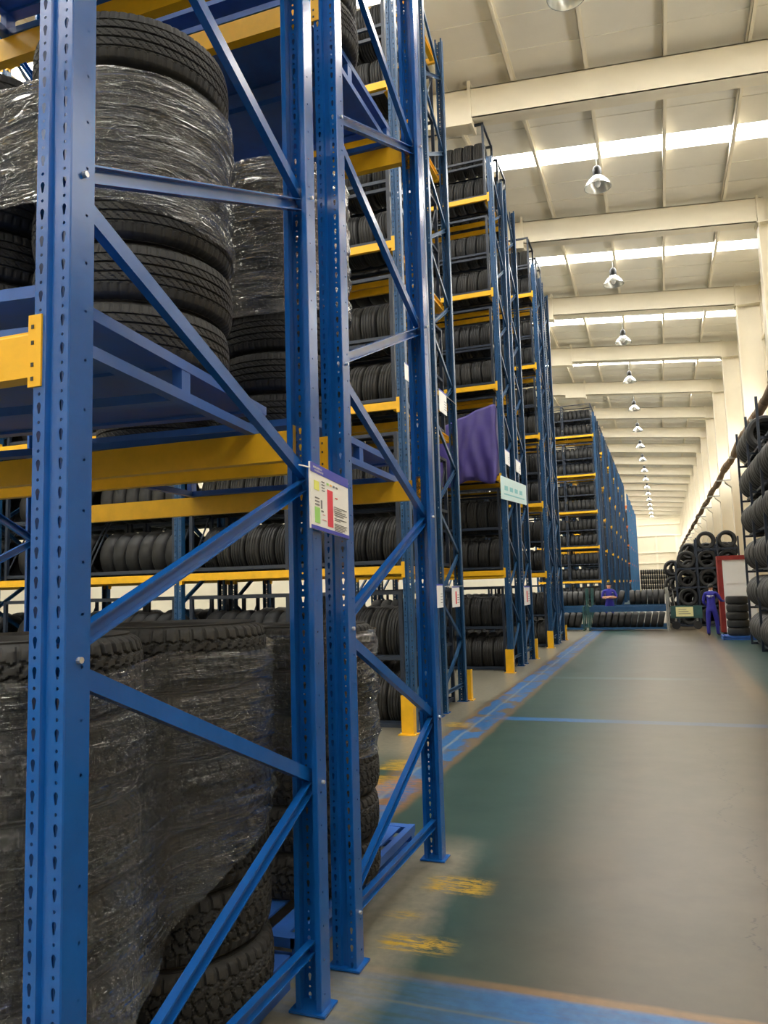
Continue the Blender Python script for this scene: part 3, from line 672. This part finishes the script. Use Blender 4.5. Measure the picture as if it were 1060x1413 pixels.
# ------------------------------------------------------------------ far tyres and right-hand stacks
rolls = MB(); LOWR = low_tyre(.385, .272, .24, 28)
rt = thing('tyre_stillage', 'tall dark stillage of fat tyre rolls standing against the columns', 'stillage', (3.67, 14.4, 0))
for x in (-.36, .30):
    for y in (0, 2., 4., 6.15): box('post', 'cage', rt, x-.025, x+.025, y-.025, y+.025, 0, 5.15)
for x in (-.22, .16):
    for k in range(6): box('rail', 'cage', rt, x-.02, x+.02, 0, 6.15, .03+k*.86, .08+k*.86)
for y in (0, 2., 4., 6.15):
    for k in range(6): box('cross_rail', 'cage', rt, -.36, .30, y-.02, y+.02, .0+k*.86, .05+k*.86)
for k in range(6):
    for i in range(21):
        y = 14.4+2.*(i//7)+.1+.14+(i % 7)*(.272 if i < 14 else .29)-.07
        if k == 5 and y < 18.0: continue
        add_low(rolls, LOWR, (3.64+random.uniform(-.012, .012), y, .415+k*.86), (math.pi/2+random.uniform(-.02, .02), 0, random.uniform(-.02, .02)))
tag(rolls.obj('tyre_rolls', 'rubber', smooth=40), 'fat black tyres packed in rolls in the tall stillage by the columns', 'tyres', kind='stuff')
# stillage whose tyres face down the aisle, beyond the worker
T_F = tyre_mesh('faced_tyre', .31, .24, .19, 36, 7, rib, 'rubber')
ft = thing('tyre_stillage', 'dark stillage of tyres facing the aisle behind the worker in blue', 'stillage', (2.2, 28., 0))
for x in (-.38, .31, .965, 1.62): 
    for y in (0, 1.1): box('post', 'cage', ft, x-.025, x+.025, y-.025, y+.025, 0, 2.2 if x < 0 else 3.0)
for k in range(5):
    for y in (0, 1.1): box('rail', 'cage', ft, -.38 if k < 4 else .31, 1.62, y-.02, y+.02, .02+.64*k, .07+.64*k)
for c in range(3):
    for k in range(4 if c == 0 else 5):
        for q in (-.14, .14): box('cradle_bar', 'cage', ft, [-.03, .64, 1.29][c]+q-.015, [-.03, .64, 1.29][c]+q+.015, 0, 1.1, .03+.64*k, .07+.64*k)
for c in range(3):
    for k in range(4 if c == 0 else 5):
        for j in range(2):
            tyre(T_F, (2.2+[-.03, .64, 1.29][c]+random.uniform(-.006, .006), 28.22+j*.31, .07+.64*k+.282), (math.pi/2+random.uniform(-.04, .04), 0, random.uniform(-.05, .05)), 'black tyre with open centre, %s, %s column, %s of its pair, behind the worker' % (['bottom tier', 'second tier', 'third tier', 'fourth tier', 'top tier'][k], ['trolley-side', 'middle', 'wall-side'][c], ['front', 'rear'][j]), 'open tyres in the stillage behind the worker')
backs = MB(); LOWF = low_tyre(.29, .23, .18, 20)
for c in range(4):
    for k in range(5 if c else 4):
        for j in range(16): add_low(backs, LOWF, (1.72+.585*c+.2*(j % 2)+random.uniform(-.005, .005), 29.4+j*.27, .288+.578*k), (math.pi/2+random.uniform(-.03, .03), 0, 0))
for i in range(15):
    for k in range(5):
        add_low(backs, LOWF, (-.9+.25*i, 95, .288+.578*k), (0, math.pi/2, 0))

tag(backs.obj('stored_tyres', 'rubber', smooth=40), 'mass of dark tyres packed behind and beyond the low stillages', 'tyres', kind='stuff')
# five tyres on a pallet beside the worker
pt = pallet(2.78, 3.56, 21.85, 22.65, 0, .10, 'small blue pallet carrying five tyres beside the worker', 'pallet')
for i in range(5): tyre(T_L5, (3.17+random.uniform(-.01, .01), 22.22, .10+.205*(i+.5)), (0, 0, i), 'black tyre, %s in the stack of five beside the worker' % ['bottom', 'second up', 'middle', 'fourth up', 'top'][i], 'five tyres on the small pallet')
# white and red cabinet
cb = thing('cabinet', 'white panelled cabinet with red side and red rim behind the five tyres', 'cabinet', (3.36, 23.75, 0))
box('body', 'white', cb, -.36, .45, .02, .5, .08, 2.12)
box('side_panel', 'redpaint', cb, -.50, -.36, 0, .5, .08, 2.14)
box('rim', 'redpaint', cb, -.5, .48, -.03, .52, 2.12, 2.24)
for z0, z1 in ((.15, .75), (.8, 1.4), (1.45, 2.05)): box('door_panel', 'white', cb, -.30, .40, -.005, .02, z0, z1)
box('edge_strip', 'white', cb, -.37, -.33, -.02, .02, .08, 2.12)
for x in (-.4, .4): box('foot', 'dark', cb, x-.04, x+.04, .05, .45, 0, .08)
# ------------------------------------------------------------------ tarpaulin over the third shelf of the D rack
def tarp():
    nx, nz = 46, 30; V = []
    yf = 14.02; x1, x0 = XE-.085, XE-1.75; zt, zb_ = 5.0, 3.52
    def pt(u, v):   # u 0..1 front left->right then 1..1.35 round the end
        if u <= 1:
            x = x0+(x1-x0)*u; y = yf-.02-.045*math.sin(u*17+v*3)*(.3+v)-.03*math.sin(u*41-v*7)*v-.12*v*(1-v)*2; top = zt-.62*(1-u)**1.2
        else: x = x1+.008*math.sin(v*9+u*20); y = yf+(u-1)*2.4; top = zt-.9*(u-1)
        z = top+((zb_ if u <= 1 else 3.69)-top)*v+(.05*math.sin(u*11) if v > .95 else 0)
        return (x, y+.02*math.sin(v*6+u*30), z)
    for j in range(nz):
        for i in range(nx): V.append(pt(i/(nx-1)*1.3, j/(nz-1)))
    F = [(j*nx+i, j*nx+i+1, (j+1)*nx+i+1, (j+1)*nx+i) for j in range(nz-1) for i in range(nx-1)]
    o = MB().add(V, F).obj('tarpaulin', 'tarp', smooth=180); md = o.modifiers.new('thick', 'SOLIDIFY'); md.thickness = .006
    return tag(o, 'purple tarpaulin draped over goods on the rack shelf', 'tarpaulin')
tarp()
fill('D1', LD, [2], 'tarpaulin rack, under the purple cover', XE-.12, 14.15, 'cage', False)
tag(stuff.obj('stored_tyres', 'rubber', smooth=40), 'dark tyres packed deep inside the pallet racks', 'tyres', kind='stuff')
# ------------------------------------------------------------------ notices
def board(name, label, P00, P10, P01, mats, parts, cat='notice', th=.008):
    """P00 lower near corner, P10 lower far corner, P01 upper near corner; parts in board fractions"""
    P00, P10, P01 = map(np.array, (P00, P10, P01)); U, V = P10-P00, P01-P00; Nn = np.cross(U, V); Nn = Nn/np.linalg.norm(Nn)
    t = thing(name, label, cat, tuple(P00))
    def slab_(nm, mat, u0, u1, v0, v1, a, b):
        Vv = [U*u+V*v+Nn*h for h in (a, b) for v in (v0, v1) for u in (u0, u1)]
        return MB().add(Vv, [(0, 2, 3, 1), (4, 5, 7, 6), (0, 1, 5, 4), (2, 6, 7, 3), (0, 4, 6, 2), (1, 3, 7, 5)]).obj(nm, mat, t)
    slab_('panel', mats, 0, 1, 0, 1, -th, 0)
    for nm, mat, u0, u1, v0, v1 in parts: slab_(nm, mat, u0, u1, v0, v1, 0, .0016)
    return t
pr = [('header', 'purpleblue', 0, 1, .855, 1), ('footer', 'purpleblue', 0, 1, 0, .055), ('red_bar', 'red', .41, .55, .10, .68),
      ('green_box', 'lime', .09, .21, .10, .34), ('yellow_box', 'lemon', .08, .2, .60, .74)]
for i in range(4): pr.append(('text_line', 'ink', .27, .34, .62+.045*i, .635+.045*i))
for i in range(7): pr.append(('text_line', 'ink', .59, .60+.34*[1, .55, .9, 1, .7, .95, .45][i], .44-.032*i+(0 if i < 5 else -.02), .452-.032*i+(0 if i < 5 else -.02)))
for i in range(5): pr.append(('text_line', 'ink', .59, .60+.34*[1, .9, .95, .8, .6][i], .17-.026*i, .18-.026*i))
for i in range(3): pr.append(('text_line', 'ink', .10, .2, .47-.05*i, .49-.05*i))
for i in range(4): pr.append(('title_mark', 'orange_ink' if i == 1 else 'lime' if i == 0 else 'ink', .40+.08*i, .45+.08*i, .75, .78))
pr += [('symbol', 'ink', .24, .27, .34, .47), ('symbol', 'ink', .25, .3, .29, .315), ('logo', 'white', .09, .31, .88, .91), ('logo', 'white', .06, .28, .925, .955), ('text_line', 'red', .28, .34, .25, .256), ('text_line', 'red', .27, .37, .17, .176), ('text_line', 'red', .62, .68, .585, .6)]
sb = board('notice_board', 'white notice with blue header and red bar tied across two blue uprights', onx((430, 728), .077), onx((482, 744), .066), onx((428, 636), .077), 'white', pr, 'notice board')
for v in (.93,):
    P0, P1 = onx((428, 645), .075), onx((480, 668), .065)
    for p, s in ((P0, -1), (P1, 1)):
        o = MB().tube(p, p+np.array((-.025, .05*s, .006)), .003, 6).obj('cable_tie', 'white', None); o.parent = sb; o.location = tuple(-c for c in sb.location)
def card(p0, p1, label, red=False, x=-1.2785, name='notice_card', mat='white'):
    a, b = onx(p0, x), onx(p1, x); y0, y1 = a[1], b[1]; z1, z0 = a[2], b[2]
    z1 = a[2]; parts = [('edge_strip', 'purpleblue', 0, 1, .94, 1)]
    if red: parts += [('red_bar', 'red', .42, .58, .15, .75)]
    for i in range(4): parts.append(('text_line', 'ink', .66, .92, .2+.12*i, .225+.12*i))
    return board(name, label, (x, y0, z0), (x, y1, z0), (x, y0, z1), mat, parts)
cw = card((606, 536), (617, 574), 'white notice card high on the end frame beside the purple tarpaulin')
b0 = onx((606, 536), -1.2785); MB().tube((-.004, 9.5-b0[1], .28), (-.004, 10.5-b0[1], .28), .005, 6).obj('hanging_wire', 'steel', cw)
card((601, 806), (612, 838), 'plain white notice hung low beside the one with a red bar')
cw = card((624, 809), (635, 837), 'white notice with red bar hung low on the second end frame', True)
b0 = onx((624, 809), -1.2785); MB().tube((0, 9.5-b0[1], b0[2]-onx((635, 837), -1.2785)[2]), (0, 10.5-b0[1], b0[2]-onx((635, 837), -1.2785)[2]), .005, 6).obj('hanging_wire', 'steel', cw)
card((559, 500), (566, 528), 'narrow white notice high up behind the last bright blue upright')
card((723, 809), (732, 834), 'white notice with red bar hung low on the end frame past the tarpaulin', True)
card((697, 619), (704, 644), 'small white notice above the pale cyan banner, nearer one')
card((712, 633), (719, 655), 'small white notice above the pale cyan banner, farther one')
bp = [('letters', 'cyan_ink', .12+.19*i, .24+.19*i, .42, .62) for i in range(4)]+[('text_line', 'cyan_ink', .1, .9, .22, .28)]
board('banner', 'pale cyan lettered banner on the end frame below the purple tarpaulin', onx((692, 688), -1.2785), onx((727, 697), -1.2785), onx((691, 656), -1.2785), 'cyan', bp, 'banner')
# ------------------------------------------------------------------ people
def figure(name, label, loc, rz, J, E, mats, skin_test, H=1.0):
    names = list(J); me = bpy.data.meshes.new(name); k = H/S
    me.from_pydata([tuple(c*k*S for c in J[n][0]) for n in names], [(names.index(a), names.index(b)) for a, b in E], [])
    o = bpy.data.objects.new(name, me); col.objects.link(o)
    md = o.modifiers.new('skin', 'SKIN'); md.use_smooth_shade = True; md.branch_smoothing = .4
    for i, n in enumerate(names):
        r = J[n][1]; r = (r, r) if not isinstance(r, tuple) else r
        me.skin_vertices[0].data[i].radius = (r[0]*k*S, r[1]*k*S); me.skin_vertices[0].data[i].use_root = (n == 'pelvis')
    o.modifiers.new('sub', 'SUBSURF').levels = 2
    dg = bpy.context.evaluated_depsgraph_get(); em = bpy.data.meshes.new_from_object(o.evaluated_get(dg))
    o.modifiers.clear(); o.data = em; em.materials.clear()
    for m in mats: em.materials.append(M[m])
    for p in em.polygons: p.material_index = skin_test(tuple(c/(k*S) for c in p.center)); p.use_smooth = True
    o.location = tuple(c*S for c in loc); o.rotation_euler = (0, 0, rz)
    return tag(o, label, 'person')
def hand(J, E, tagn, wrist, d, side):
    d = np.array(d)/np.linalg.norm(d); w = np.array(wrist); up = np.cross(d, side); up = up/np.linalg.norm(up); s = np.array(side, float)
    pm = w+d*.07; J[tagn+'palm'] = (tuple(pm), (.036, .02)); E.append((tagn+'wrist', tagn+'palm'))
    for i, (q, L) in enumerate(((-.027, .07), (-.009, .08), (.009, .076), (.027, .06))):
        a = pm+d*.035+s*q; b = a+d*L*.5+up*.006; c = a+d*L+up*.022
        J[tagn+'k%d' % i] = (tuple(a), .0095); J[tagn+'m%d' % i] = (tuple(b), .009); J[tagn+'t%d' % i] = (tuple(c), .0075)
        E += [(tagn+'palm', tagn+'k%d' % i), (tagn+'k%d' % i, tagn+'m%d' % i), (tagn+'m%d' % i, tagn+'t%d' % i)]
    a = w+d*.045-s*.04; b = a+d*.045-s*.018; J[tagn+'th'] = (tuple(a), .011); J[tagn+'tt'] = (tuple(b), .009); E += [(tagn+'palm', tagn+'th'), (tagn+'th', tagn+'tt')]
def body(armL, armR, bow=0., legs=((-.11, 0.), (.11, .0))):
    J = {'pelvis': ((0, 0, .92), (.155, .11)), 'waist': ((0, .01+bow*.2, 1.08), (.15, .105)), 'chest': ((0, bow*.6, 1.28), (.175, .12)), 'collar': ((0, bow, 1.42), (.11, .085)),
         'neck': ((0, bow*1.2+.01, 1.49), .055), 'head': ((0, bow*1.6+.02, 1.59), (.078, .098)), 'crown': ((0, bow*1.7+.015, 1.665), (.066, .08))}
    E = [('pelvis', 'waist'), ('waist', 'chest'), ('chest', 'collar'), ('collar', 'neck'), ('neck', 'head'), ('head', 'crown')]
    for sd, (lx, ly), nm in ((-1, legs[0], 'L'), (1, legs[1], 'R')):
        J[nm+'hip'] = ((sd*.095, 0, .86), (.098, .105)); J[nm+'knee'] = ((lx*.95, ly*.6+.02, .48), (.07, .075)); J[nm+'calf'] = ((lx, ly*.8-.01, .32), .066); J[nm+'ankle'] = ((lx, ly, .10), .056); J[nm+'toe'] = ((lx*1.15, ly+.15, .045), (.042, .04))
        E += [('pelvis', nm+'hip'), (nm+'hip', nm+'knee'), (nm+'knee', nm+'calf'), (nm+'calf', nm+'ankle'), (nm+'ankle', nm+'toe')]
    for nm, sd, arm in (('L', -1, armL), ('R', 1, armR)):
        J[nm+'sh'] = ((sd*.185, bow, 1.395), .068); J[nm+'elb'] = (arm[0], .048); J[nm+'wrist'] = (arm[1], .034)
        E += [('collar', nm+'sh'), (nm+'sh', nm+'elb'), (nm+'elb', nm+'wrist')]
        d = np.array(arm[1])-np.array(arm[0]); side = np.cross(d, (0, 0, 1)); side = side/np.linalg.norm(side); hand(J, E, nm, arm[1], d, side)
    return J, E
def hair(o, k, c, r):
    m = MB(); m.lathe([(r*math.cos(a)*.86, r*1.0*math.sin(a)) for a in np.linspace(-.15, math.pi/2, 9)], 20); m.v = [((x+c[0])*k, (y*1.15+c[1])*k, (z+c[2])*k) for x, y, z in m.v]
    return m.obj('hair', 'hair', o, smooth=80)
HW = 1.0
J, E = body(((-.25, .03, 1.12), (-.16, .22, .98)), ((.30, .10, 1.16), (.34, .36, 1.14)), .06, ((-.12, -.04), (.15, .06)))
def wt(c):
    if c[2] > 1.49: return 1
    for n in ('L', 'R'):
        if np.linalg.norm(np.array(c)-np.array(J[n+'palm'][0])) < .1 and np.dot(np.array(c)-np.array(J[n+'wrist'][0]), np.array(J[n+'palm'][0])-np.array(J[n+'wrist'][0])) > 0: return 1
    return 2 if c[2] < .08 else 0
wk = figure('person', 'person in a dark blue coverall seen from behind, handling tyres', (2.60, 23.3, 0), -.25, J, E, ['cover', 'skin', 'shoe'], wt, HW)
k = HW/S
hair(wk, k, (0, .105, 1.615), .105)
def onback(nm, mat, x0, x1, z0, z1, y): return MB().box(x0*k, x1*k, y*k, (y+.008)*k, z0*k, z1*k).obj(nm, mat, wk)
onback('lettering', 'white', -.11, .11, 1.315, 1.34, -.098); onback('lettering', 'white', -.06, .06, 1.28, 1.293, -.098)
MB().lathe([(.062*k, 0), (.07*k, .02*k), (.062*k, .05*k)], 16, c=(0, .08*k, 1.46*k)).obj('collar', 'white', wk, smooth=60)
J2, E2 = body(((-.27, .06, 1.16), (.02, .20, 1.15)), ((.27, .06, 1.15), (-.03, .235, 1.19)), 0.)
def pt2(c):
    if c[2] > 1.49: return 1
    if c[1] > .10 and c[2] > 1.08 and c[2] < 1.3 and abs(c[0]) < .26: return 1
    return 2 if c[2] < .08 else 0
p2 = figure('person', 'person in a blue short-sleeved shirt standing with folded arms behind the low stillage', (-.38, 27.25, 0), math.pi+.15, J2, E2, ['cover', 'skin', 'shoe'], pt2, 1.08)
k2 = 1.08/S
hair(p2, k2, (0, .0, 1.64), .10)
MB().prism([(-.012, 0), (.012, 0), (0, .028)], (0, .115*k2, 1.555*k2), (0, .10*k2, 1.61*k2), (k2, 0, 0), (0, k2, 0)).obj('nose', 'skin', p2)
for sx in (-1, 1):
    MB().lathe([(.001, -.008*k2), (.011*k2, 0), (.001, .008*k2)], 8, c=(sx*.032*k2, .112*k2, 1.605*k2)).obj('eye', 'hair', p2); MB().lathe([(.001, -.03*k2), (.014*k2, 0), (.001, .03*k2)], 8, c=(sx*.082*k2, .02*k2, 1.59*k2)).obj('ear', 'skin', p2)
MB().box(-.025*k2, .025*k2, .108*k2, .116*k2, 1.53*k2, 1.538*k2).obj('mouth', 'redpaint', p2)
MB().box(-.14*k2, -.09*k2, .118*k2, .124*k2, 1.33*k2, 1.345*k2).obj('badge', 'white', p2)
